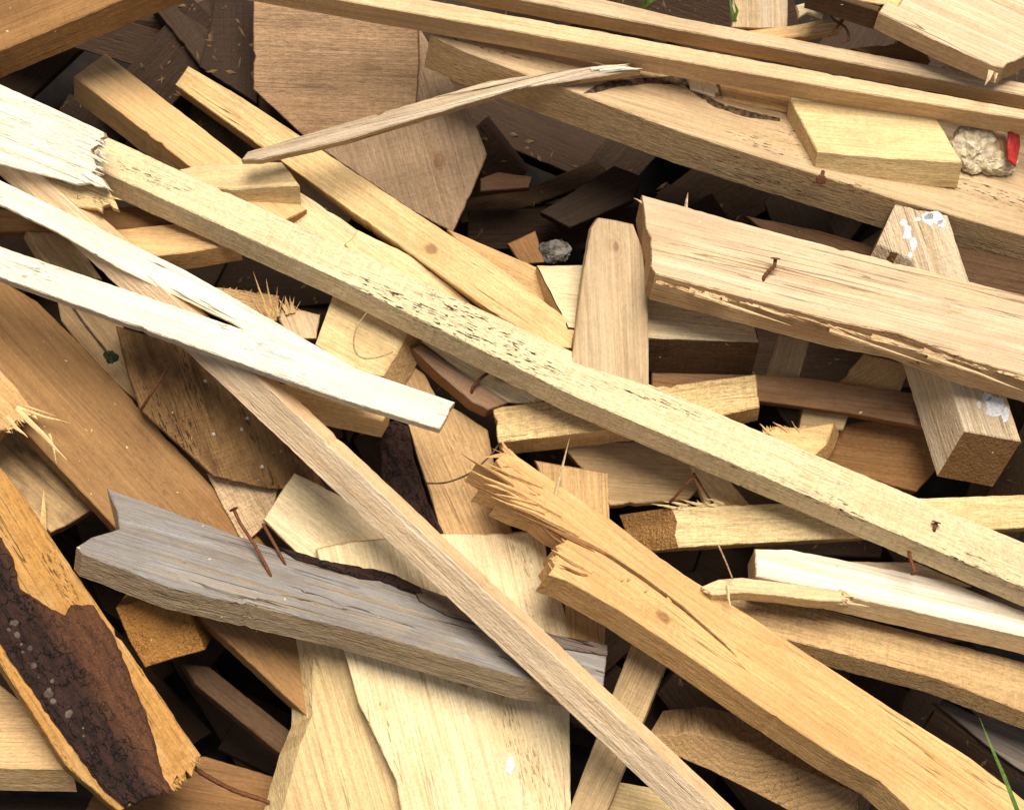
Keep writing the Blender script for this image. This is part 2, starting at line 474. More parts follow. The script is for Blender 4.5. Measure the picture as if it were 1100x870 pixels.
def splinter(B, base, tip, w=5, lift=(0, 6), th=3, mat=None, name='splinter'):
    """a sharp sliver from base to tip (photo points), width w at its root"""
    b0, t0 = B.hit(*base), B.hit(*tip)
    vb = (CAM - b0).normalized()
    b0 = b0 + vb * lift[0]; t0 = t0 + vb * lift[1]
    d = t0 - b0; sv = d.cross(vb).normalized()
    k1 = b0.lerp(t0, .45) + sv * w * rnd.uniform(-.3, .3) + vb * rnd.uniform(-1, 2)
    V = []
    for c, ww, tt in ((b0 - d * .15, w, th), (k1, w * .62, th * .7), (b0.lerp(t0, .8), w * .28, th * .4), (t0, w * .06, .3)):
        V += [c + sv * ww / 2, c + vb * tt * .5, c - sv * ww / 2, c - vb * tt]
    V = [B.loc(v) * MM for v in V]
    F = [(3, 2, 1, 0), (12, 13, 14, 15)]
    for i in range(3):
        for k in range(4):
            j = (k + 1) % 4; F.append((i * 4 + k, i * 4 + j, i * 4 + 4 + j, i * 4 + 4 + k))
    return mesh_obj(name, V, F, mat or B.mat, B.o)

def fringe(B, p0, p1, n, d, ln, mat=None, lift=0, spread=.35):
    """hairy torn fibres along the edge p0-p1, pointing along d"""
    V, F = [], []
    for i in range(n):
        f = rnd.random(); x = p0[0] + (p1[0] - p0[0]) * f; y = p0[1] + (p1[1] - p0[1]) * f
        an = math.atan2(d[1], d[0]) + rnd.gauss(0, spread); L = ln * rnd.uniform(.25, 1) ** 1.3; w = rnd.choice((.5, .8, 1.2, 2.0, 3.2)) * rnd.uniform(.7, 1.1)
        a = B.hit(x - math.cos(an) * 4, y - math.sin(an) * 4); vb = (CAM - a).normalized(); a = a + vb * (lift + rnd.uniform(-7, .4))
        b = B.hit(x + math.cos(an) * L, y + math.sin(an) * L) + vb * (lift + rnd.uniform(-8, 6)); m = a.lerp(b, .55) + vb * rnd.uniform(-1, 2)
        s = (b - a).cross(vb).normalized(); k = len(V)
        V += [a + s * w, a - s * w, a - vb * w, m + s * w * .7, m - s * w * .7, m - vb * w, b]
        F += [(k, k + 1, k + 4, k + 3), (k + 1, k + 2, k + 5, k + 4), (k + 2, k, k + 3, k + 5), (k + 3, k + 4, k + 6), (k + 4, k + 5, k + 6), (k + 5, k + 3, k + 6)]
    return mesh_obj('torn_fibres', [B.loc(v) * MM for v in V], F, mat or B.mat, B.o)

def strand(name, label, cat, path, r, mat, group=None, taper=False):
    """thin free thing (twig, wire, blade): path of (px, py, h)"""
    P = [at(*p) for p in path]
    pts = []
    n = len(P)
    for i in range(n - 1):
        p0, p1, p2, p3 = P[max(i - 1, 0)], P[i], P[i + 1], P[min(i + 2, n - 1)]
        for k in range(6):
            f = k / 6
            pts.append(.5 * ((2 * p1) + (p2 - p0) * f + (2 * p0 - 5 * p1 + 4 * p2 - p3) * f * f + (3 * p1 - p0 - 3 * p2 + p3) * f ** 3))
    pts.append(P[-1])
    c = pts[0].copy(); m = len(pts)
    rad = [r * (1 - .85 * (i / (m - 1)) ** 1.5) if taper else r * rnd.uniform(.85, 1.15) for i in range(m)]
    V, F = tube_mesh([p - c for p in pts], rad, 6)
    o = mesh_obj(name, [v * MM for v in V], F, mat, None, True); o.location = c * MM
    o['label'] = label; o['category'] = cat
    if group: o['group'] = group
    return o

def blob(name, label, cat, px, py, h, rx, ry, rz, mat, amp=.3, sub=4, group=None, fr=1.6):
    import bmesh
    bm = bmesh.new(); bmesh.ops.create_icosphere(bm, subdivisions=sub, radius=1)
    sd = rnd.uniform(0, 50)
    for v in bm.verts:
        k = 1 + amp * (noise.noise(v.co * fr + Vector((sd, 0, 0))) + .6 * noise.noise(v.co * fr * 2.7 + Vector((0, sd, 0))) + .35 * noise.noise(v.co * fr * 6 + Vector((0, 0, sd))))
        c = v.co * k
        v.co = (RIGHT * c.x * rx + UP * c.y * ry - FWD * c.z * rz) * MM
    me = bpy.data.meshes.new(name); bm.to_mesh(me); bm.free(); me.materials.append(mat)
    o = bpy.data.objects.new(name, me); link(o); o.location = at(px, py, h) * MM
    o['label'] = label; o['category'] = cat
    if group: o['group'] = group
    return o

# ================================================================ THE PILE
# ---- top left
B = board('plank', 'brown plank crossing the top left corner above the dark hollow', 'plank',
      [(-80, 88), (-80, -30), (60, -60), (190, -24), (135, 0), (60, 31), (0, 55)], 25, 42, 60, wood('rust', .4, stain=.5, scol=(.15, .07, .022), bump=.6), ax=-22.5)
board('beam', 'square honey beam with clean sawn end in the dark upper left hollow', 'beam',
      [(79, 82), (96, 68), (113, 57), (160, 92), (262, 168), (330, 225), (290, 245), (202, 177)], 21, 42, (-50, 10), wood('honey', .35, saw=.2, bump=.3))
board('beam', 'long yellow beam running beneath the thin grey strip', 'beam',
      [(202, 71), (260, 105), (323, 143), (365, 171), (450, 230), (540, 290), (619, 350), (614, 374), (590, 372), (523, 332), (463, 290), (370, 224), (320, 183), (276, 158), (188, 91)],
      7, 40, (-55, 30), wood('pine', .4, speck=.2, crack=.7, saw=.15, knot=(.03, -.004, 0), knotr=.006))
B = board('strip', 'thin bowed grey strip lying across the yellow beam, its tip torn pale', 'strip',
      [(259, 172), (266, 163), (310, 150), (370, 133), (430, 116), (466, 104), (526, 87), (600, 75), (648, 70), (672, 69), (688, 76), (678, 80), (654, 83), (627, 83), (588, 90), (553, 96), (523, 106), (470, 121), (432, 132), (370, 151), (305, 166), (279, 172)],
      5, 15, (70, 55), wood('tan', .5, weather=.75, wcol=(.50,.42,.33), crack=1, bump=.9, saw=.1), ax=-14, rough=.8)
splinter(B, (650, 76), (690, 74), 7, (1, 3), 3, wood('white', .2))
splinter(B, (640, 74), (676, 69), 4, (2, 5), 2, wood('white', .2))
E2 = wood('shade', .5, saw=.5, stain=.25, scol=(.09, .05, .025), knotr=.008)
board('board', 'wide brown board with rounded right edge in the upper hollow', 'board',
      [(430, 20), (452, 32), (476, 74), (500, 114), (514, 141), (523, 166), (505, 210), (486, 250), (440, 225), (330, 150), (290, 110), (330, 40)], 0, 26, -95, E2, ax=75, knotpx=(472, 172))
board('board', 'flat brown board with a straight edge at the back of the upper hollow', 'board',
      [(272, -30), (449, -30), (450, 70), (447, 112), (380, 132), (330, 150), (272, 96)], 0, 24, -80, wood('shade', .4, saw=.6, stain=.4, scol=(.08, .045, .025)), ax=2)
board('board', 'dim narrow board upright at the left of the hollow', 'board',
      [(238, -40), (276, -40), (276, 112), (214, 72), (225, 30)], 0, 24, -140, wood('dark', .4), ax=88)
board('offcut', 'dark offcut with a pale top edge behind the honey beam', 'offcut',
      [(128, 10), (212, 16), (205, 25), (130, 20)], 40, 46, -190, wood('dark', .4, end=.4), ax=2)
# ---- top beams
board('beam', 'long light brown beam slanting across the top, nearest of the pair', 'beam',
      [(330, -24), (425, -3), (560, 20), (730, 49), (900, 81), (1100, 117), (1200, 136), (1200, 144), (1100, 126), (900, 96), (730, 66), (560, 36), (365, 1), (240, -22)],
      17, 34, 70, wood('pinkish', .35, saw=.25, bump=.4), rough=.6)
board('beam', 'pale beam lying behind the long light brown beam along the top', 'beam',
      [(500, -36), (634, -2), (730, 19), (900, 51), (1100, 88), (1200, 108), (1200, 122), (1100, 104), (900, 67), (730, 35), (557, 2), (400, -30)],
      14, 32, 45, wood('pinkish', .3, saw=.3, weather=.25, wcol=(.64,.52,.38)), rough=.6)
B = board('plank', 'broad tan plank under the top beams with a small block lying on it', 'plank',
      [(462, 38), (520, 14), (650, 34), (760, 62), (880, 90), (1010, 116), (1200, 170), (1200, 281), (1100, 251), (1023, 232), (965, 215), (850, 179), (735, 143), (648, 109), (553, 76), (500, 56)],
      33, 50, 0, wood('tan', .4, saw=.3, speck=.9, weather=.35, wcol=(.55,.44,.32), stain=.4, scol=(.30, .16, .06), bump=.6), ax=16, rough=.8)
child(B, 'shadow_band', [(626, 101), (640, 92), (656, 87), (690, 84), (720, 82), (737, 84), (740, 92), (752, 100), (774, 111), (806, 120), (838, 127), (838, 131), (800, 126), (767, 115), (747, 102), (735, 92), (700, 90), (662, 94), (640, 100)], .15, 1, plain('beam_shadow', (.022, .013, .008), (.16, .09, .045), 160, .9), 1.4, cham=.2, step=3)  # dark band: soft shadow of the top beam put into the colour
board('offcut', 'reddish tan offcut in the gap under the top beams, left of the block', 'offcut', [(766, 60), (850, 80), (850, 122), (776, 108)], 3, 22, 2, wood('honey', .5, stain=.5), ax=13)
board('offcut', 'little pale offcut beside the reddish tan one under the top beams', 'offcut', [(736, 60), (772, 66), (768, 106), (742, 97)], 3, 20, 6, wood('cream', .3), ax=80)
B = board('block', 'small yellow block with square corners lying on the broad tan plank', 'block',
      [(848, 106), (925, 112), (1004, 124), (1034, 174), (955, 170), (878, 163)], 20, 36, 52, wood('pine', .4, saw=.4, stain=.35, scol=(.36, .22, .07), end=.3), ax=5, shift=(-5, 29), rough=.8)
nail(B, [(884, 185, -20), (883, 190, 2), (882, 193, 6)], 2.2)
B = board('board', 'weathered pale board with split corner at the top right', 'board',
      [(944, 13), (985, -45), (1200, -45), (1130, 42), (1104, 58), (1078, 73), (1066, 70), (1010, 46)], 18, 32, 85, wood('pinkish', .4, weather=.45, wcol=(.62,.52,.40), crack=.8, saw=.5), ax=24, shift=(-7, 18))
splinter(B, (1064, 78), (1058, 92), 6, (-8, -6), 3); splinter(B, (1070, 80), (1068, 90), 4, (-8, -7), 3)
board('board', 'brown board end butted left of the weathered top right board', 'board',
      [(866, -12), (900, -60), (985, -45), (943, 12)], 20, 32, 78, wood('umber', .4), ax=24, shift=(-3, 21))
board('offcut', 'thin yellow offcut lying on the top edge near the right corner', 'offcut',
      [(895, -18), (960, -30), (972, -5), (965, 9), (915, 0)], 3, 12, 100, wood('pine', .4), ax=8)
board('offcut', 'grey tan board stub standing behind the pale top beam', 'offcut',
      [(788, -20), (846, -20), (846, 32), (786, 30)], 3, 20, -5, wood('tan', .4, weather=.4), ax=88)
board('stick', 'rounded tan stick below the grey tan stub at the top', 'stick',
      [(795, 34), (850, 28), (880, 22), (908, 20), (903, 33), (850, 42), (800, 42)], 5, 20, 12, wood('tan', .5, stain=.3), ax=-8)
board('offcut', 'small pale curved chip above the rounded stick', 'offcut',
      [(855, 6), (870, 2), (888, 8), (884, 20), (868, 14), (858, 20)], 2, 10, 18, wood('cream', .2))
board('offcut', 'dim brown strip under the weathered top right board', 'offcut',
      [(915, 52), (985, 45), (1000, 66), (940, 62)], 4, 18, 15, wood('brown', .4))
strand('dry_twig', 'thin reddish twig curling out above the pale top beam', 'twig', [(888, 5, 40), (894, 20, 45), (908, 30, 45), (912, 42, 40), (905, 46, 38)], 1.5, RUST)
strand('dry_twig', 'short dark reddish twig crossing the curled twig', 'twig', [(890, 40, 40), (899, 30, 47), (905, 22, 45), (910, 20, 40)], 1.3, RUST)
# right of block
blob('stone', 'crumbly pale lump wedged right of the small yellow block', 'stone', 1042, 160, 12, 24, 24, 14, STONE, .34, 4)
blob('stone', 'smaller crumbly tan lump below the pale lump at the right', 'stone', 1068, 174, 6, 24, 14, 12, STONE, .3, 4)
board('offcut', 'pinkish chip standing by the pale lump at the right edge', 'offcut', [(1058, 136), (1080, 138), (1086, 178), (1066, 168)], 3, 14, 8, wood('pinkish', .3), ax=80)
board('red_fragment', 'bright red flat fragment at the right edge below the top beams', 'fragment', [(1085, 140), (1095, 137), (1097, 158), (1092, 179), (1084, 172), (1083, 158)], 3, 5, 34, RED, ax=85, group=None)
board('plank', 'dim brown plank under the broad tan plank at the right edge', 'plank',
      [(1020, 264), (1200, 298), (1200, 345), (1030, 305)], 4, 30, 20, wood('umber', .4), ax=12)
# ---- big weathered plank + post
B = board('plank', 'large weathered plank with torn lower edge and one bent nail', 'plank',
      [(689, 209), (735, 221), (840, 251), (945, 278), (1033, 299), (1100, 315), (1220, 347), (1220, 436), (1100, 402), (1040, 386), (965, 358), (900, 346), (831, 328), (780, 312), (730, 299), (704, 294), (699, 286), (701, 277), (697, 268), (699, 255), (694, 246), (695, 235), (690, 226), (691, 217)],
      27, 44, 116, wood('pinkish', .6, weather=.6, wcol=(.58,.46,.345), crack=.45, saw=.25, bump=.9, stain=.25, scol=(.36, .18, .07), knotr=.005, pith=(0, .12, -.02)), ax=14, rough=1.3, shift=(-9, 27),
      knotpx=(1016, 327), sidemat=wood('pinkish', 1.0, freq=260, stain=.5, scol=(.34, .14, .04), crack=1, bump=1.3, saw=0, pith=(0, -.05, -.25)))
nail(B, [(819, 305, -4), (821, 297, 3), (826, 291, 10), (832, 286, 15), (833, 278, 22)], 2.0)
torn = wood('pinkish', .9, freq=300, stain=.45, scol=(.36, .15, .05), crack=1, bump=1.2, saw=0)
for (x0, y0, x1, y1, w) in ((760, 320, 850, 350, 5), (905, 360, 1000, 392, 5), (1010, 388, 1100, 420, 5)):
    splinter(B, (x0, y0), (x1, y1), w, (-6, -12), 3, torn)
fringe(B, (706, 303), (830, 333), 26, (.95, .30), 34, torn, -5, .06); fringe(B, (830, 333), (1100, 406), 50, (.95, .31), 40, torn, -6, .06)
splinter(B, (700, 222), (681, 213), 5, (-6, -3), 3); splinter(B, (737, 222), (739, 207), 4, (-6, -3), 3)
B = board('post', 'square post with white paint poking out beneath the weathered plank', 'post',
      [(962, 219), (990, 224), (1018, 231), (1038, 296), (1066, 380), (1097, 474), (1066, 468), (1036, 463), (1006, 360), (980, 280), (942, 262)], 0, 62, (55, 72),
      wood('tan', .25, saw=.3, weather=.35, wcol=(.78,.70,.58), end=1, bump=.8), ax=72, shift=(-29, 52), rough=.7, endmat=wood('brown', .8, end=0, saw=.2, bump=1.4, endgrain=True, freq=220))
for x, y, w, hh in ((1003, 236, 13, 9), (996, 232, 7, 5), (1012, 240, 5, 6), (975, 250, 6, 11), (981, 262, 5, 7), (970, 240, 4, 5), (985, 236, 4, 3), (978, 274, 3, 4), (1068, 438, 12, 14), (1080, 445, 6, 9), (1060, 426, 6, 5), (1052, 434, 3, 5)):
    child(B, 'paint_fleck', [(x + w * math.cos(k * .6283) * rnd.uniform(.6, 1.15), y + hh * math.sin(k * .6283) * rnd.uniform(.6, 1.15)) for k in range(10)], .3, .8, PAINT, 1.4, cham=.2, step=3)
# ---- centre
board('board', 'pinkish brown board standing upright in the middle of the pile', 'board',
      [(643, 234), (662, 237), (680, 241), (689, 265), (696, 305), (697, 412), (692, 445), (610, 430), (619, 350), (627, 290), (635, 246)], 3, 28, (66, 56),
      wood('pinkish', .65, saw=.1, bump=.3, freq=120, knot=(-.048, .004, 0), knotr=.004), ax=88)
board('beam', 'short pale beam with dark rough side right of the upright board', 'beam',
      [(576, 285), (650, 284), (740, 311), (775, 330), (812, 351), (816, 369), (760, 366), (690, 364), (610, 352), (590, 320)], 36, 62, 12,
      wood('cream', .25, saw=.2, end=.4), ax=6, sidemat=wood('umber', .5, saw=1, bump=1.2, speck=.6, crack=.8))
board('beam', 'short sawn beam crossing under the long diagonal batten, rough end at left', 'beam',
      [(529, 438), (560, 434), (594, 430), (735, 411), (812, 402), (816, 437), (760, 450), (640, 466), (535, 475)], 15, 46, (8, 12), wood('pine', .35, saw=.9, bump=.9), ax=-7.5, rough=1.2)
board('board', 'tan board in shadow below the short sawn beam', 'board',
      [(600, 474), (740, 474), (775, 500), (740, 536), (655, 543), (630, 510)], 4, 24, -34, wood('tan', .4), ax=4)
board('board', 'upright honey board behind the splintered board', 'board',
      [(575, 495), (612, 501), (653, 508), (655, 560), (650, 694), (610, 694), (600, 560)], 2, 26, -12, wood('honey', .5, freq=130), ax=87)
board('board', 'light board leaning right of the brown rusty nails', 'board', [(742, 500), (775, 506), (808, 545), (760, 548)], 3, 20, -24, wood('pine', .4), ax=45)
B = board('plank', 'horizontal tan plank with a frayed left end under the diagonal batten', 'plank',
      [(722, 545), (735, 542), (850, 541), (990, 533), (1100, 530), (1200, 528), (1200, 561), (1100, 566), (920, 577), (730, 588), (726, 575), (728, 560)],
      7, 60, 2, wood('pine', .45, saw=.6, bump=.8, end=1), ax=-3, shift=(-62, 8))
nail(B, [(715, 544, -3), (726, 533, 8), (735, 522, 16), (747, 510, 24)], 1.6, False)
nail(B, [(768, 544, -3), (756, 526, 6), (745, 508, 14)], 1.3, False)
for q in ((735, 543, 712, 538), (752, 542, 730, 536), (775, 541, 757, 535), (730, 547, 700, 541)): splinter(B, q[:2], q[2:], 4, (0, 3), 2)
fringe(B, (724, 546), (770, 542), 20, (-.9, -.3), 12)
# AO / BB
board('board', 'orange brown board wedged below the upper hollow', 'board', [(480, 246), (520, 263), (578, 288), (606, 300), (600, 330), (560, 318), (505, 276)], 3, 24, -24, wood('honey', .5, stain=.3), ax=28)
board('board', 'pale strip between the yellow beam and the long diagonal batten', 'strip', [(384, 247), (440, 274), (490, 312), (530, 348), (480, 340), (400, 298), (370, 262)], 3, 22, -2, wood('cream', .35), ax=36)
board('board', 'yellow board end under the long diagonal batten, left of the pale strip', 'board', [(320, 205), (365, 234), (420, 272), (410, 300), (350, 275), (310, 240)], 3, 22, -6, wood('cream', .35, stain=.25, scol=(.45, .28, .1)), ax=36)
B = board('block', 'sawn block end with a pale stripe under the long diagonal batten', 'block',
      [(192, 182), (225, 175), (265, 173), (303, 174), (313, 186), (322, 199), (285, 201), (250, 204), (215, 200)], 18, 40, 22, wood('pine', .5, saw=.4, freq=90), ax=-2, shift=(3, 31))
# ---- long batten A
B = board('batten', 'long pale yellow batten running diagonally across the whole pile', 'batten',
      [(40, 112), (114, 145), (230, 200), (350, 256), (516, 327), (621, 380), (735, 430), (898, 494), (1026, 552), (1160, 608), (1160, 656), (975, 579), (855, 527), (735, 474), (617, 425), (476, 354), (365, 300), (256, 251), (188, 219), (104, 182), (40, 152)],
      20, 36, 66, wood('cream', .22, saw=.7, speck=1.0, crack=.25, bump=.85, weather=.03, stain=.12, scol=(.5, .33, .12)), ax=23.6, rough=.8)
nail(B, [(1003, 572, -3), (1004, 567, 4), (1006, 561, 8)], 1.9)
nail(B, [(976, 592, -24), (981, 610, -25), (983, 615, -25)], 2.0)
# ---- left white strips and splintered end
B = board('broken_board', 'splintered whitish board end with torn fibres at the left edge', 'board',
      [(-90, 50), (0, 91), (60, 118), (111, 142), (113, 147), (103, 152), (108, 155), (98, 161), (100, 170), (104, 181), (99, 186), (109, 192), (116, 202), (103, 201), (97, 197), (82, 199), (60, 192), (30, 185), (0, 177), (-90, 150)],
      0, 16, 128, wood('white', .5, freq=110, crack=.35, bump=.9, stain=.35, scol=(.66, .46, .22), saw=0), ax=22, relief=.35, cell=7)
for q in ((60, 150, 118, 176, 9), (40, 160, 112, 188, 8), (70, 132, 121, 158, 6), (50, 170, 108, 196, 7), (20, 130, 90, 158, 7), (80, 180, 122, 206, 5)):
    splinter(B, q[:2], q[2:4], q[4], (-1.2, .3), 2.2, wood('white', .3, crack=1))
fringe(B, (108, 146), (106, 198), 20, (.9, .42), 9, None, 0, .15)
B = board('broken_board', 'yellowish torn splinter layer below the whitish board end', 'board',
      [(40, 190), (90, 198), (116, 203), (122, 213), (128, 226), (121, 224), (118, 220), (111, 222), (110, 228), (104, 224), (84, 223), (68, 210)], 2, 10, 104, wood('pine', .5, crack=1, bump=1), ax=22)
fringe(B, (124, 212), (72, 212), 22, (.7, .7), 12)
board('strip', 'upper of two whitish strips crossing the left half', 'strip',
      [(-90, 150), (0, 196), (90, 238), (198, 290), (336, 371), (405, 409), (385, 424), (249, 347), (131, 290), (60, 249), (0, 220), (-90, 178)],
      1, 14, (120, 104), wood('white', .3, saw=.2, weather=.3, wcol=(.80,.72,.60), crack=.8, stain=.15, scol=(.5, .33, .2)), ax=27.5)
board('strip', 'lower whitish strip in front, its blunt tip pointing right', 'strip',
      [(-90, 234), (0, 264), (64, 287), (160, 319), (256, 350), (380, 393), (489, 432), (482, 447), (473, 461), (420, 446), (367, 429), (269, 394), (124, 345), (0, 298), (-90, 266)],
      5, 17, 138, wood('white', .18, saw=.3, weather=.35, wcol=(.82,.775,.69), speck=.4, crack=.4, stain=.2, scol=(.5, .38, .24), bump=.8), ax=18.8)
# ---- strip V
board('batten', 'narrow grey brown batten descending from left edge to bottom centre', 'batten',
      [(-6, 141), (282, 411), (814, 909), (764, 909), (202, 380), (-30, 161)],
      -12, 24, (98, 130), wood('pinkish', .4, weather=.55, wcol=(.70,.59,.45), saw=.2, crack=.3, bump=.6), ax=43, rough=.7)
# ---- left area
board('board', 'tan board end under the long batten near the whitish strips', 'board',
      [(96, 250), (150, 244), (198, 239), (226, 250), (256, 262), (210, 270), (168, 275), (120, 262)], 17, 34, 22, wood('honey', .4), ax=3, shift=(6, 18))
board('offcut', 'dark brown offcut between the torn end and whitish strips', 'offcut', [(-40, 222), (60, 228), (140, 222), (215, 236), (120, 252), (40, 248), (-40, 250)], 4, 25, -2, wood('brown', .3), ax=3)
board('offcut', 'tan offcut under the crossing of the two whitish strips', 'offcut', [(28, 248), (76, 250), (110, 300), (60, 300)], 8, 25, -10, wood('tan', .4), ax=50)
B = board('panel', 'wide smooth orange brown board slanting down the left side', 'board',
      [(-80, 225), (0, 300), (40, 324), (95, 378), (151, 435), (200, 490), (249, 546), (350, 655), (360, 802), (333, 772), (205, 653), (128, 572), (27, 464), (-80, 350)],
      7, 26, (10, -30), wood('rust', .3, saw=.1, bump=.5, stain=.55, scol=(.19, .085, .025), crack=.15, speck=.25), ax=47)
B = board('board', 'dark stained rectangular board beside the narrow batten, left of centre', 'board',
      [(125, 350), (160, 360), (200, 371), (270, 440), (340, 508), (350, 525), (290, 526), (230, 512), (151, 440), (138, 402)], 2, 28, -16,
      wood('rust', .3, saw=.7, stain=.8, scol=(.085, .038, .014), speck=.8, bump=.8, pith=(0, .1, 0)), ax=70)
nail(B, [(151, 441, 20), (165, 419, 30), (179, 397, 36)], 1.7, False)
specks = plain('pale_speck', (.5, .47, .42), (.7, .68, .62), 300, .7)
for x, y in ((219, 408), (264, 448), (258, 460), (280, 500), (228, 465)): child(B, 'chip', [(x, y), (x + 2.5, y - 1), (x + 3.5, y + 2.5), (x + 1.5, y + 3), (x - .5, y + 2)], .5, 1, specks, .6, cham=.2, step=2)
board('block', 'ribbed saw-cut board end under the dark stained board', 'block',
      [(222, 508), (262, 514), (300, 520), (290, 560), (262, 585), (240, 545)], 0, 26, -30, wood('pinkish', .6, freq=170, saw=.9, bump=.8), ax=60)
board('board', 'cracked tan board behind the wide orange brown board', 'board', [(58, 308), (130, 342), (142, 400), (158, 440), (100, 392), (66, 345)], 0, 24, -42, wood('tan', .5, crack=1, speck=.7), ax=50)
strand('dry_twig', 'thin dark stalk with a leafy tip left of the stained board', 'twig', [(78, 330, -8), (92, 350, 0), (108, 370, 4), (118, 383, 2)], 1.6, TWIG)
blob('moss_tuft', 'tiny dark green moss tuft at the stalk tip', 'moss', 119, 384, 2, 7, 7, 6, plain('moss', (.01, .02, .006), (.04, .06, .02), 300, .9), .6, 3)
B = board('broken_board', 'broken orange board end with long splinters at the left edge', 'board',
      [(-60, 340), (0, 397), (20, 418), (37, 441), (30, 447), (26, 452), (18, 452), (8, 462), (2, 462), (-60, 425)], 16, 30, 58, wood('honey', .5, bump=.8), ax=45)
for q in ((25, 440, 76, 455, 5), (30, 438, 60, 447, 4), (24, 446, 72, 494, 7), (54, 470, 61, 499, 3), (10, 450, 30, 470, 6)): splinter(B, q[:2], q[2:4], q[4], (0, 4), 3, wood('pine', .3))
fringe(B, (36, 440), (6, 462), 24, (.8, .45), 12, wood('pine', .3))
B = board('board', 'tan board with dark stain behind the broken orange end', 'board',
      [(-50, 455), (22, 460), (62, 505), (101, 546), (76, 562), (55, 572), (20, 545), (-50, 510)], 4, 26, -34, wood('tan', .5, stain=.8, scol=(.07, .04, .02), crack=.8), ax=42)
splinter(B, (46, 572), (47, 528), 9, (6, 16), 3, wood('pine', .2))
# ---- bark slab
B = board('bark_slab', 'orange wood slab still carrying thick dark bark, lower left', 'slab',
      [(-70, 440), (0, 502), (22, 528), (57, 580), (101, 644), (135, 694), (178, 755), (198, 786), (216, 811), (211, 820), (206, 835), (200, 828), (196, 840), (190, 833), (184, 846), (161, 857), (145, 862), (128, 872), (71, 822), (10, 728), (-70, 610)],
      6, 34, 72, wood('orange', .5, stain=.75, scol=(.62, .40, .17), crack=.5, bump=1.1, saw=.1, speck=.6), ax=57, relief=1.6, cell=8, rough=1.6)
bk = child(B, 'bark', [(-70, 520), (-10, 560), (14, 600), (21, 632), (45, 648), (70, 661), (76, 650), (100, 650), (121, 681), (136, 715), (146, 742), (158, 770), (166, 796), (174, 830), (183, 846), (181, 855), (160, 857), (135, 868), (112, 850), (67, 789), (20, 722), (2, 694), (-70, 600)], 5, 8, BARK, 2.6, 2.2, 5, 3.6, 5)
for i in range(26):
    f = i / 25; x = 10 + 88 * f + rnd.uniform(-8, 8); y = 668 + 140 * f + rnd.uniform(-4, 4); w = rnd.choice((1.5, 2, 2.5, 3, 4, 6)) * (1.1 - .4 * f)
    pl = [(x + w * math.cos(k * .785 + i) * rnd.uniform(.75, 1.15), y + w * math.sin(k * .785 + i) * rnd.uniform(.75, 1.15)) for k in range(8)]
    c = child(B, 'bark_plate', pl, 5.4 + rnd.uniform(-.4, .6), 5, SCALE, 1.2, .9, 4, 1.5, 4)
    c.parent = bk; c.location = (0, 0, c.location.z - 5 * MM)
fringe(B, (214, 812), (186, 846), 30, (.6, .8), 9)
# ---- lower left
board('block', 'rough orange end of a sawn block under the grey board', 'block',
      [(124, 653), (150, 645), (183, 637), (199, 645), (210, 674), (220, 698), (187, 707), (156, 717), (146, 700), (138, 686)], -10, 90, 14,
      wood('orange', .4, saw=.2, bump=1.0, end=.25, speck=.5, endgrain=True), ax=-14, shift=(10, -16), relief=1.5)
board('plank', 'tan plank with dark edge in the lower left corner', 'plank',
      [(-70, 720), (0, 735), (45, 770), (78, 826), (0, 824), (-70, 823)], 27, 40, 4, wood('tan', .4), ax=1)
board('plank', 'dim brown plank lying low beneath the bark slab', 'plank',
      [(120, 815), (220, 812), (330, 845), (340, 930), (60, 930)], 4, 26, -70, wood('brown', .4, stain=.4), ax=10)
board('plank', 'dark narrow plank deep in the lower left hollow', 'plank',
      [(196, 712), (225, 716), (318, 790), (304, 812), (210, 735)], 5, 24, -50, wood('umber', .4), ax=40)
strand('rusty_rod', 'thin rusty rod lying beside the bark slab end', 'rod', [(205, 818, 20), (215, 829, 10), (250, 848, -10), (285, 860, -20), (310, 872, -20)], 2.6, RUST)
board('offcut', 'dark low offcut along the bottom left corner', 'offcut', [(-60, 850), (130, 860), (180, 930), (-60, 930)], 2, 26, -60, wood('dark', .3), ax=3)
# ---- pale boards bottom centre
board('board', 'pale curved board standing left of the cream board at the bottom', 'board',
      [(336, 640), (375, 700), (400, 770), (430, 840), (442, 915), (290, 915), (304, 868), (323, 799), (336, 768), (337, 700)], -2, 34, -2, wood('pine', .5, freq=90, saw=.1), ax=74, shift=(-24, 12))
board('board', 'light yellow board corner between the grey board and narrow batten', 'board',
      [(316, 508), (345, 522), (375, 538), (440, 590), (490, 655), (420, 645), (365, 620), (330, 605), (283, 558), (298, 534)], 2, 24, -4, wood('cream', .25, saw=.3), ax=38)
B = board('board', 'broad cream board at bottom centre, split and grooved at lower right', 'board',
      [(340, 590), (375, 582), (484, 573), (530, 573), (584, 570), (588, 600), (592, 620), (604, 647), (612, 682), (612, 780), (614, 920), (440, 920), (426, 839), (405, 795), (385, 755), (372, 706), (352, 640)],
      2, 26, 6, wood('cream', .5, freq=70, speck=.5, stain=.3, scol=(.62, .42, .16), saw=.2, knot=(.04, .0, 0), knotr=.005, pith=(0, .03, -.04)), ax=76)
child(B, 'paint_mark', [(545, 813), (551, 812), (553, 822), (549, 833), (543, 828)], .8, 1, PAINT, 1)
for q in ((578, 800, 590, 900, 12), (592, 790, 603, 900, 10), (560, 820, 572, 910, 9), (602, 778, 612, 890, 8)): splinter(B, (q[2], q[3]), (q[0], q[1]), q[4], (2, 1), 4)
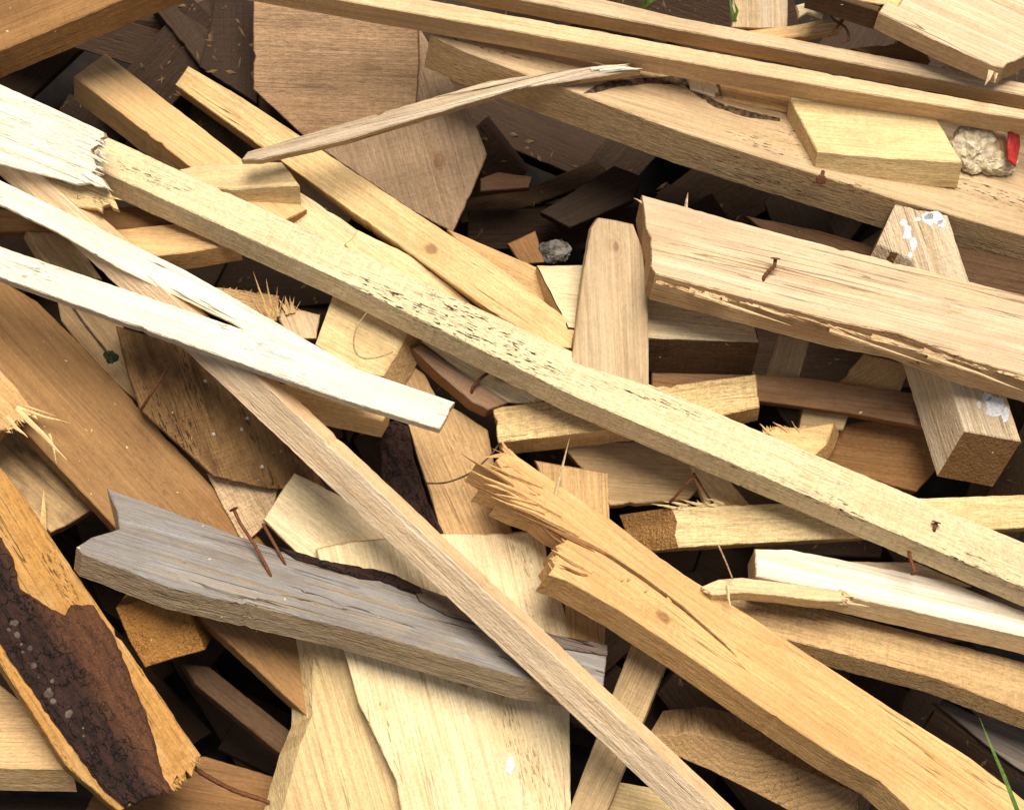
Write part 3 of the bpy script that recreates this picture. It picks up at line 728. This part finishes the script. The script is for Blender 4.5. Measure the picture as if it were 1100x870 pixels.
# ---- grey weathered board
B = board('plank', 'silvery grey weathered plank with notched end and two rusty nails', 'plank',
      [(115, 524), (122, 537), (126, 550), (128, 568), (112, 575), (98, 577), (82, 587), (88, 594), (135, 612), (182, 630), (269, 651), (367, 672), (470, 701), (563, 728), (648, 741), (650, 716), (653, 694), (594, 684), (540, 663), (483, 644), (426, 622), (365, 609), (300, 591), (249, 573), (188, 551), (140, 534)],
      26, 38, 62, wood('tan', .6, weather=1, wcol=(.235,.228,.225), crack=.7, bump=1.0, saw=.05, freq=220, end=.3), ax=16.5, relief=1.2, cell=8)
child(B, 'bark', [(300, 590), (365, 607), (400, 612), (426, 620), (450, 632), (454, 640), (430, 634), (408, 624), (385, 622), (350, 611), (318, 602)], 4, 6, BARK_DARK, 2.2, 2.5, 5, 1.5, 6)
child(B, 'rotten_edge', [(440, 628), (483, 643), (540, 662), (594, 683), (652, 694), (652, 705), (600, 697), (540, 680), (480, 662), (450, 646)], 3, 6, wood('umber', .5, weather=.6, wcol=(.25, .21, .19), crack=1, bump=1), 1.5, .8)
nail(B, [(292, 622, -3), (286, 608, 6), (274, 586, 16), (258, 562, 26), (251, 547, 34)], 1.9)
nail(B, [(308, 610, -3), (298, 590, 8), (282, 562, 24)], 1.7, False)
# ---- bark edged board centre
B = board('board', 'tan waney board with dark bark along its left edge, centre', 'board',
      [(437, 388), (456, 402), (470, 428), (500, 446), (524, 462), (533, 510), (545, 545), (552, 580), (478, 585), (462, 530), (450, 495), (440, 460), (430, 430)], 2, 26, -22, wood('tan', .4, stain=.3, scol=(.4, .24, .1), speck=.4), ax=66)
child(B, 'bark', [(406, 455), (425, 452), (438, 458), (446, 498), (460, 540), (480, 578), (466, 584), (447, 566), (422, 540), (410, 510)], 6, 20, BARK_DARK, 2.5, 4, 6, 3, 7)
strand('fibre', 'long hair-like fibre curving over the waney board', 'fibre', [(458, 519, 8), (480, 518, 12), (505, 508, 14), (526, 490, 8), (538, 474, 4)], 1.0, TWIG)
board('offcut', 'small brown offcut with a bent nail beside the waney board', 'offcut', [(443, 374), (452, 370), (500, 402), (547, 432), (525, 440), (508, 432), (470, 400)], 10, 26, 2, wood('brown', .4, weather=.3), ax=33)
B = board('board', 'pale board with a knot showing beneath the long batten, centre', 'board', [(452, 366), (475, 362), (530, 390), (590, 424), (578, 435), (545, 432), (500, 404)], 2, 24, -6, wood('cream', .4, knot=(.012, .004, 0), knotr=.007), ax=30)
nail(B, [(504, 430, 2), (508, 416, 10), (517, 406, 14), (527, 398, 16)], 1.9, False)
board('board', 'pale board block left of centre with brown sawn side', 'board',
      [(357, 316), (385, 322), (438, 356), (425, 382), (411, 404), (380, 400), (338, 370)], 5, 34, 10, wood('pine', .35, saw=.3), ax=28, shift=(22, 14))
strand('fibre', 'loose curled fibre hanging on the pale block', 'fibre', [(394, 336, 40), (383, 352, 42), (380, 372, 42), (388, 384, 42), (405, 384, 42), (422, 378, 40)], .8, FIBRE)
B = board('offcut', 'pinkish offcut with frayed fibrous end beside the upper strip', 'offcut', [(296, 334), (312, 330), (344, 338), (340, 364), (310, 364)], 4, 26, 0, wood('pinkish', .4), ax=70)
for q in ((290, 345, 272, 292, 4), (292, 340, 286, 300, 4), (296, 340, 298, 308, 3), (300, 338, 305, 318, 3), (288, 348, 264, 312, 3)): splinter(B, q[:2], q[2:4], q[4], (2, 12), 3, wood('honey', .3))
fringe(B, (290, 338), (320, 331), 18, (-.35, -.9), 17, wood('honey', .3), 4)
B = board('offcut', 'rough fibrous board end above the pinkish offcut', 'offcut', [(226, 308), (262, 312), (300, 318), (298, 352), (262, 340)], 4, 26, -8, wood('honey', .5, bump=1.2, crack=1), ax=15)
fringe(B, (228, 309), (298, 318), 18, (.5, -.6), 6)
board('offcut', 'small board with brown side below the whitish tip', 'offcut', [(300, 412), (330, 414), (420, 438), (412, 452), (320, 432)], 19, 34, 32, wood('pine', .3, end=.3), ax=12)
# ---- right centre
board('strip', 'reddish brown strip right of the short sawn beam', 'strip',
      [(700, 395), (812, 400), (871, 406), (985, 423), (1000, 430), (1000, 460), (989, 458), (900, 442), (814, 430), (700, 415)], 4, 26, -22, wood('brown', .4, weather=.1, end=.3), ax=7)
board('offcut', 'small light upright offcut beneath the weathered plank', 'offcut', [(836, 358), (868, 366), (858, 408), (822, 404)], 2, 24, -34, wood('tan', .5), ax=105)
board('offcut', 'tan curved offcut under the weathered plank, by the post', 'offcut', [(928, 380), (978, 392), (966, 424), (898, 414)], 2, 24, -34, wood('honey', .4), ax=-30)
board('offcut', 'small pale offcut below the reddish brown strip', 'offcut', [(862, 438), (912, 446), (906, 462), (858, 462)], 2, 20, -38, wood('tan', .3), ax=8)
B = board('broken_board', 'split pale offcut with a frayed edge above the diagonal batten', 'offcut', [(818, 462), (838, 457), (860, 460), (896, 454), (888, 476), (872, 492), (850, 486)], 10, 24, -10, wood('pine', .4, bump=1), ax=5, shift=(6, 12))
for q in ((830, 468, 816, 455, 5), (845, 464, 830, 453, 4), (858, 463, 850, 452, 3)): splinter(B, q[:2], q[2:4], q[4], (0, 4), 3)
fringe(B, (818, 463), (862, 459), 16, (-.5, -.8), 6)
board('board', 'broad orange brown board in shadow left of the post end', 'board', [(880, 462), (930, 452), (1002, 456), (1010, 500), (985, 528), (930, 515), (872, 490)], 5, 28, -55, wood('brown', .5, saw=.8), ax=8)
# ---- splintered board T
B = board('broken_board', 'split honey board with shattered upper end running to lower right', 'board',
      [(547, 481), (556, 490), (575, 503), (612, 528), (654, 556), (690, 584), (735, 617), (810, 664), (891, 717), (965, 765), (1043, 814), (1087, 848), (1180, 925), (1040, 925), (979, 870), (945, 838), (898, 812), (815, 757), (735, 701), (665, 655), (610, 624), (589, 617), (596, 607), (592, 600), (600, 594), (597, 586), (606, 582), (611, 577), (650, 596), (690, 623), (731, 653), (765, 682), (797, 710), (767, 680), (733, 650), (692, 619.5), (652, 593), (610, 572), (598, 566), (580, 552), (560, 545), (538, 535), (560, 538), (545, 528), (519, 519), (548, 522), (530, 509), (512, 497), (540, 505), (533, 494)],
      24, 40, (72, 92), wood('honey', .5, saw=.2, crack=.6, bump=.6, stain=.2, scol=(.5, .28, .1), knotr=.007, pith=(0, .05, -.05)), ax=35.5, rough=.5, cham=1.0, knotpx=(712, 662))
sp = wood('brown', .5, crack=.8); sp2 = wood('honey', .4, crack=.6)
for i, q in enumerate(((560, 530, 495, 487, 6), (590, 548, 505, 505, 8), (600, 560, 503, 519, 7), (610, 570, 527, 533, 8), (640, 590, 548, 548, 8), (575, 520, 520, 497, 7), (612, 590, 575, 560, 7), (630, 612, 592, 590, 8), (640, 622, 600, 606, 7), (570, 540, 520, 528, 5), (650, 600, 586, 566, 5))):
    splinter(B, q[:2], q[2:4], q[4], (-4 + 5 * (i % 2), 1 + 3 * (i % 3)), 5, (sp, sp2)[i % 2])
fringe(B, (546, 486), (604, 566), 46, (-.82, -.57), 34, sp2); fringe(B, (592, 612), (612, 578), 24, (-.8, -.5), 14, sp2); fringe(B, (620, 590), (720, 648), 20, (-.6, .6), 7, sp2)
splinter(B, (597, 528), (612, 470), 4, (2, 34), 3, wood('cream', .2)); splinter(B, (602, 520), (599, 502), 2, (2, 16), 2, wood('cream', .2))
# ---- lower right
board('plank', 'white topped plank slanting to the right edge under the batten', 'plank',
      [(811, 589), (850, 590), (881, 597), (950, 608), (1016, 623), (1100, 657), (1200, 697), (1200, 712), (1100, 683), (990, 660), (915, 643), (880, 632), (812, 618)],
      20, 36, 28, wood('pine', .3, weather=.75, wcol=(.80,.75,.66), saw=.4, bump=.6), ax=14)
board('board', 'pale board end showing between batten and white topped plank', 'board', [(895, 603), (985, 604), (1045, 630), (1000, 634), (930, 618)], 2, 20, -2, wood('pinkish', .2, weather=.4, wcol=(.62, .56, .5)), ax=10)
B = board('stick', 'torn yellow stick with a jagged tip lying on the white topped plank', 'stick',
      [(753, 630), (772, 622), (797, 620), (840, 625), (875, 630), (900, 634), (917, 641), (908, 641), (914, 644), (903, 646), (880, 645), (840, 640), (800, 636), (765, 639)], 9, 20, 56, wood('pine', .5, crack=.8, bump=.8, weather=.2, wcol=(.8, .72, .58)), ax=5)
splinter(B, (880, 640), (935, 652), 7, (-3, -6), 4); splinter(B, (782, 632), (785, 654), 4, (2, 3), 3, wood('cream', .2))
fringe(B, (905, 634), (905, 646), 14, (.95, .3), 14); fringe(B, (756, 630), (766, 638), 10, (-.9, .1), 8)
strand('wire', 'thin bright wire standing by the torn yellow stick', 'wire', [(787, 622, 66), (780, 604, 70), (772, 586, 72)], .9, FIBRE)
board('plank', 'brown sawn plank beneath the white topped plank, lower right', 'plank',
      [(770, 640), (880, 652), (1010, 686), (1100, 710), (1200, 738), (1200, 796), (1100, 764), (1006, 728), (930, 708), (848, 688), (790, 672)], 19, 32, -4, wood('honey', .35, saw=1, bump=.9, end=.4), ax=14.5)
board('board', 'dim greyish board under the brown sawn plank at the right edge', 'board', [(1005, 755), (1130, 792), (1130, 850), (1075, 812)], 3, 24, -60, wood('umber', .4, weather=.4), ax=28)
board('block', 'end of a thick beam showing growth rings, bottom right of centre', 'beam',
      [(696, 791), (740, 786), (800, 800), (860, 826), (923, 852), (918, 892), (850, 872), (800, 846), (760, 826), (704, 803)], -22, 80, -6,
      wood('tan', .9, freq=150, bump=.8, saw=0, endgrain=True, end=.2, pith=(0, -.02, .1)), ax=22, shift=(14, -30))
board('board', 'pale board corner at the bottom edge beneath the narrow batten', 'board', [(648, 836), (700, 846), (760, 864), (830, 885), (830, 930), (630, 930)], 3, 24, -14, wood('pine', .4), ax=14)
board('batten', 'light tan batten leaning from bottom edge up under the split board', 'batten',
      [(690, 660), (725, 690), (716, 714), (686, 782), (651, 862), (636, 910), (598, 905), (614, 860), (634, 799), (656, 747), (674, 700)], 2, 26, 10, wood('tan', .5, saw=.4), ax=-64)
# ---- grass
def grass(label, pts, w):
    P = [at(*p) for p in pts]; n = len(P); V, F = [], []
    c = P[0].copy()
    for i, p in enumerate(P):
        d = (P[min(i + 1, n - 1)] - P[max(i - 1, 0)]).normalized(); s = d.cross(-FWD).normalized(); ww = w * (1 - (i / (n - 1)) ** 2) + .15
        V += [p - c + s * ww / 2, p - c - FWD * ww * .15, p - c - s * ww / 2]
    for i in range(n - 1):
        a = i * 3
        F += [(a, a + 1, a + 4, a + 3), (a + 1, a + 2, a + 5, a + 4)]
    o = mesh_obj('grass_blade', [v * MM for v in V], F, GRASS, None, True); o.location = c * MM
    o['label'] = label; o['category'] = 'grass blade'; o['group'] = 'grass blades'
grass('green grass blade rising in the bottom right corner', [(1100, 900, 110), (1092, 868, 125), (1078, 832, 140), (1064, 800, 148), (1052, 770, 150)], 5)
grass('green grass blade sticking up at the top centre edge', [(690, 8, 20), (697, 2, 40), (706, -2, 50), (716, -6, 55)], 6)
grass('small green blade left of the other at the top edge', [(694, 10, 20), (694, 3, 35), (700, -8, 50)], 5)
grass('dry green blade in front of the grey tan stub', [(790, 24, 20), (786, 10, 35), (783, -5, 40)], 4)
grass('short green blade by the grey tan stub', [(788, 24, 20), (792, 12, 35), (788, 0, 40)], 4)
# ---- dim things in the hollows
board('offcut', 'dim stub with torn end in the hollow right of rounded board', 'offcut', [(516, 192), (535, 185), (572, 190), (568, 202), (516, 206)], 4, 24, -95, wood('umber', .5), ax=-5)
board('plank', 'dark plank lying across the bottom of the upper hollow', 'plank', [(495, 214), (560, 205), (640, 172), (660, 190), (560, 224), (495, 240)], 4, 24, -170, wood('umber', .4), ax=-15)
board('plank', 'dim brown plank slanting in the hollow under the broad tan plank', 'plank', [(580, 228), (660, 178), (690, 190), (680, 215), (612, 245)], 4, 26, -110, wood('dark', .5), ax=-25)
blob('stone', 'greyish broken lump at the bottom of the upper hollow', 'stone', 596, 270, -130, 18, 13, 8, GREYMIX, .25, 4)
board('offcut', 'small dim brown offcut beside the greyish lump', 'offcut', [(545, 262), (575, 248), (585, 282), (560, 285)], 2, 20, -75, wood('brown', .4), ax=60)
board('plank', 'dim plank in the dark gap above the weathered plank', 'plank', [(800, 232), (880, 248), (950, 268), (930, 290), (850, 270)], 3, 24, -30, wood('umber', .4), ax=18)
# ---- deep fill: dark boards deep in the heap
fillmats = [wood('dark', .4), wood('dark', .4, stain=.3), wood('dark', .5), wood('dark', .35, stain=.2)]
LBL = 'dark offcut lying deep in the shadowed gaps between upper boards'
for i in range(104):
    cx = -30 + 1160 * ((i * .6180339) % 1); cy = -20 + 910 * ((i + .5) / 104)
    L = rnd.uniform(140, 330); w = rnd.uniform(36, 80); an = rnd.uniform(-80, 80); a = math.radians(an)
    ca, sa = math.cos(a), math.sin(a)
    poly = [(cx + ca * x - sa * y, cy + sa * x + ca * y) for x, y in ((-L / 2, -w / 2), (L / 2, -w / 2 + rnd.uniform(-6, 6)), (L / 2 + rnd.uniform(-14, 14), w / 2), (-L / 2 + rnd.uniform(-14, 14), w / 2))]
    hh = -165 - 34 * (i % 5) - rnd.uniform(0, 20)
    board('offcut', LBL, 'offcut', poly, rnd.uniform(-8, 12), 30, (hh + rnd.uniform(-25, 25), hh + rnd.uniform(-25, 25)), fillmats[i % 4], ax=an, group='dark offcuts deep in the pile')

# ================================================================ ground
def gh(x, y):
    hsl = -.40
    z = .5 + (hsl + y * math.cos(PITCH)) / math.sin(PITCH)
    z = min(z, .88 - max(0, y - .45) * .8)
    f = max(0, 1 - max(0, abs(x) - .75) / .9)
    z = max(0, z) * f * f * (3 - 2 * f)
    return z + .012 * noise.noise(Vector((x * 5, y * 5, 0))) + .03 * noise.noise(Vector((x * .4, y * .4, 3)))
def axis_pts():
    a = [i * .06 - 1.8 for i in range(61)]
    far = [2.2, 3, 4.5, 7, 12, 25, 60, 150, 400]
    return [-f for f in reversed(far)] + a + far
xs = axis_pts(); ys = axis_pts()
V = [(x, y, gh(x, y)) for y in ys for x in xs]; nx = len(xs)
F = [(j * nx + i, j * nx + i + 1, (j + 1) * nx + i + 1, (j + 1) * nx + i) for j in range(len(ys) - 1) for i in range(nx - 1)]
g = mesh_obj('ground', V, F, SOIL, None, True); g['kind'] = 'structure'

# ---- wood crumbs fallen into the gaps and a little sawdust on the boards
bpy.context.view_layer.update()
dg = bpy.context.evaluated_depsgraph_get()
def scatter(name, label, n, lo, hi, size, mat):
    V, F = [], []
    tries = 0
    while n > 0 and tries < 40000:
        tries += 1
        o = (CENTRE + RIGHT * rnd.uniform(-640, 640) + UP * rnd.uniform(-520, 520) - FWD * 900) * MM
        ok, loc, nor, _, ob, _ = SC.ray_cast(dg, o, FWD)
        if not ok or ob.name.startswith(('bark', 'grass', 'splinter', 'nail', 'torn')): continue
        P = loc / MM; hh = -(P - CENTRE).dot(FWD)
        if not lo < hh < hi: continue
        u = nor.orthogonal().normalized(); w = nor.cross(u); an = rnd.uniform(0, 6.3); u, w = u * math.cos(an) + w * math.sin(an), w * math.cos(an) - u * math.sin(an)
        a = size * rnd.uniform(.4, 1.6) ** 1.5; b = a * rnd.uniform(.15, .5); c = b * .35; k = len(V)
        til = nor * rnd.uniform(-.3, .5) * a
        P = P + nor * c * .5
        V += [P + u * a + til, P + w * b, P - u * a * rnd.uniform(.6, 1), P - w * b * rnd.uniform(.6, 1), P + nor * c, P - nor * c]
        F += [(k, k + 1, k + 4), (k + 1, k + 2, k + 4), (k + 2, k + 3, k + 4), (k + 3, k, k + 4), (k + 1, k, k + 5), (k + 2, k + 1, k + 5), (k + 3, k + 2, k + 5), (k, k + 3, k + 5)]
        n -= 1
    o = mesh_obj(name, [v * MM for v in V], F, mat); o['kind'] = 'stuff'; o['label'] = label; o['category'] = 'debris'
scatter('wood_crumbs', 'brown bark and wood crumbs scattered in the gaps of the pile', 1000, -900, -125, 4.5, plain('crumb', (.03, .017, .009), (.16, .09, .04), 60, .9))
scatter('sawdust', 'pale sawdust flecks and fibres scattered over the boards', 420, -45, 200, 1.5, plain('fleck', (.5, .36, .19), (.76, .62, .4), 60, .9))

# ================================================================ light, camera
w = bpy.data.worlds.new('World'); SC.world = w; w.use_nodes = True
wt = w.node_tree; bg = wt.nodes['Background']
sky = wt.nodes.new('ShaderNodeTexSky'); sky.sky_type = 'NISHITA'; sky.sun_disc = False
sun_dir = (RIGHT * .13 + UP * .56 - FWD * .82).normalized()        # towards the sun
el = math.asin(sun_dir.z); az = math.atan2(sun_dir.x, sun_dir.y)
sky.sun_elevation = el; sky.sun_rotation = az
hs = wt.nodes.new('ShaderNodeHueSaturation'); hs.inputs['Saturation'].default_value = .35      # thin high cloud
wt.links.new(sky.outputs[0], hs.inputs['Color']); wt.links.new(hs.outputs[0], bg.inputs[0]); bg.inputs[1].default_value = .066
SC.cycles.diffuse_bounces = 3; SC.cycles.max_bounces = 6
sd = bpy.data.lights.new('sun', 'SUN'); sd.energy = 5.6; sd.angle = math.radians(34); sd.color = (1, .915, .78)
so = bpy.data.objects.new('sun', sd); link(so); so.rotation_euler = (-sun_dir).to_track_quat('-Z', 'Y').to_euler()
so.location = sun_dir * 10

cd = bpy.data.cameras.new('camera'); cam = bpy.data.objects.new('camera', cd); link(cam)
cd.sensor_width = 36; cd.lens = 36 * DIST / PW; cd.clip_end = 2000; cd.clip_start = .05
M = Matrix((RIGHT, UP, -FWD)).transposed().to_4x4(); M.translation = CAM * MM
cam.matrix_world = M
SC.camera = cam
SC.view_settings.view_transform = 'Standard'; SC.view_settings.look = 'None'
SC.view_settings.exposure = 0; SC.view_settings.gamma = 1
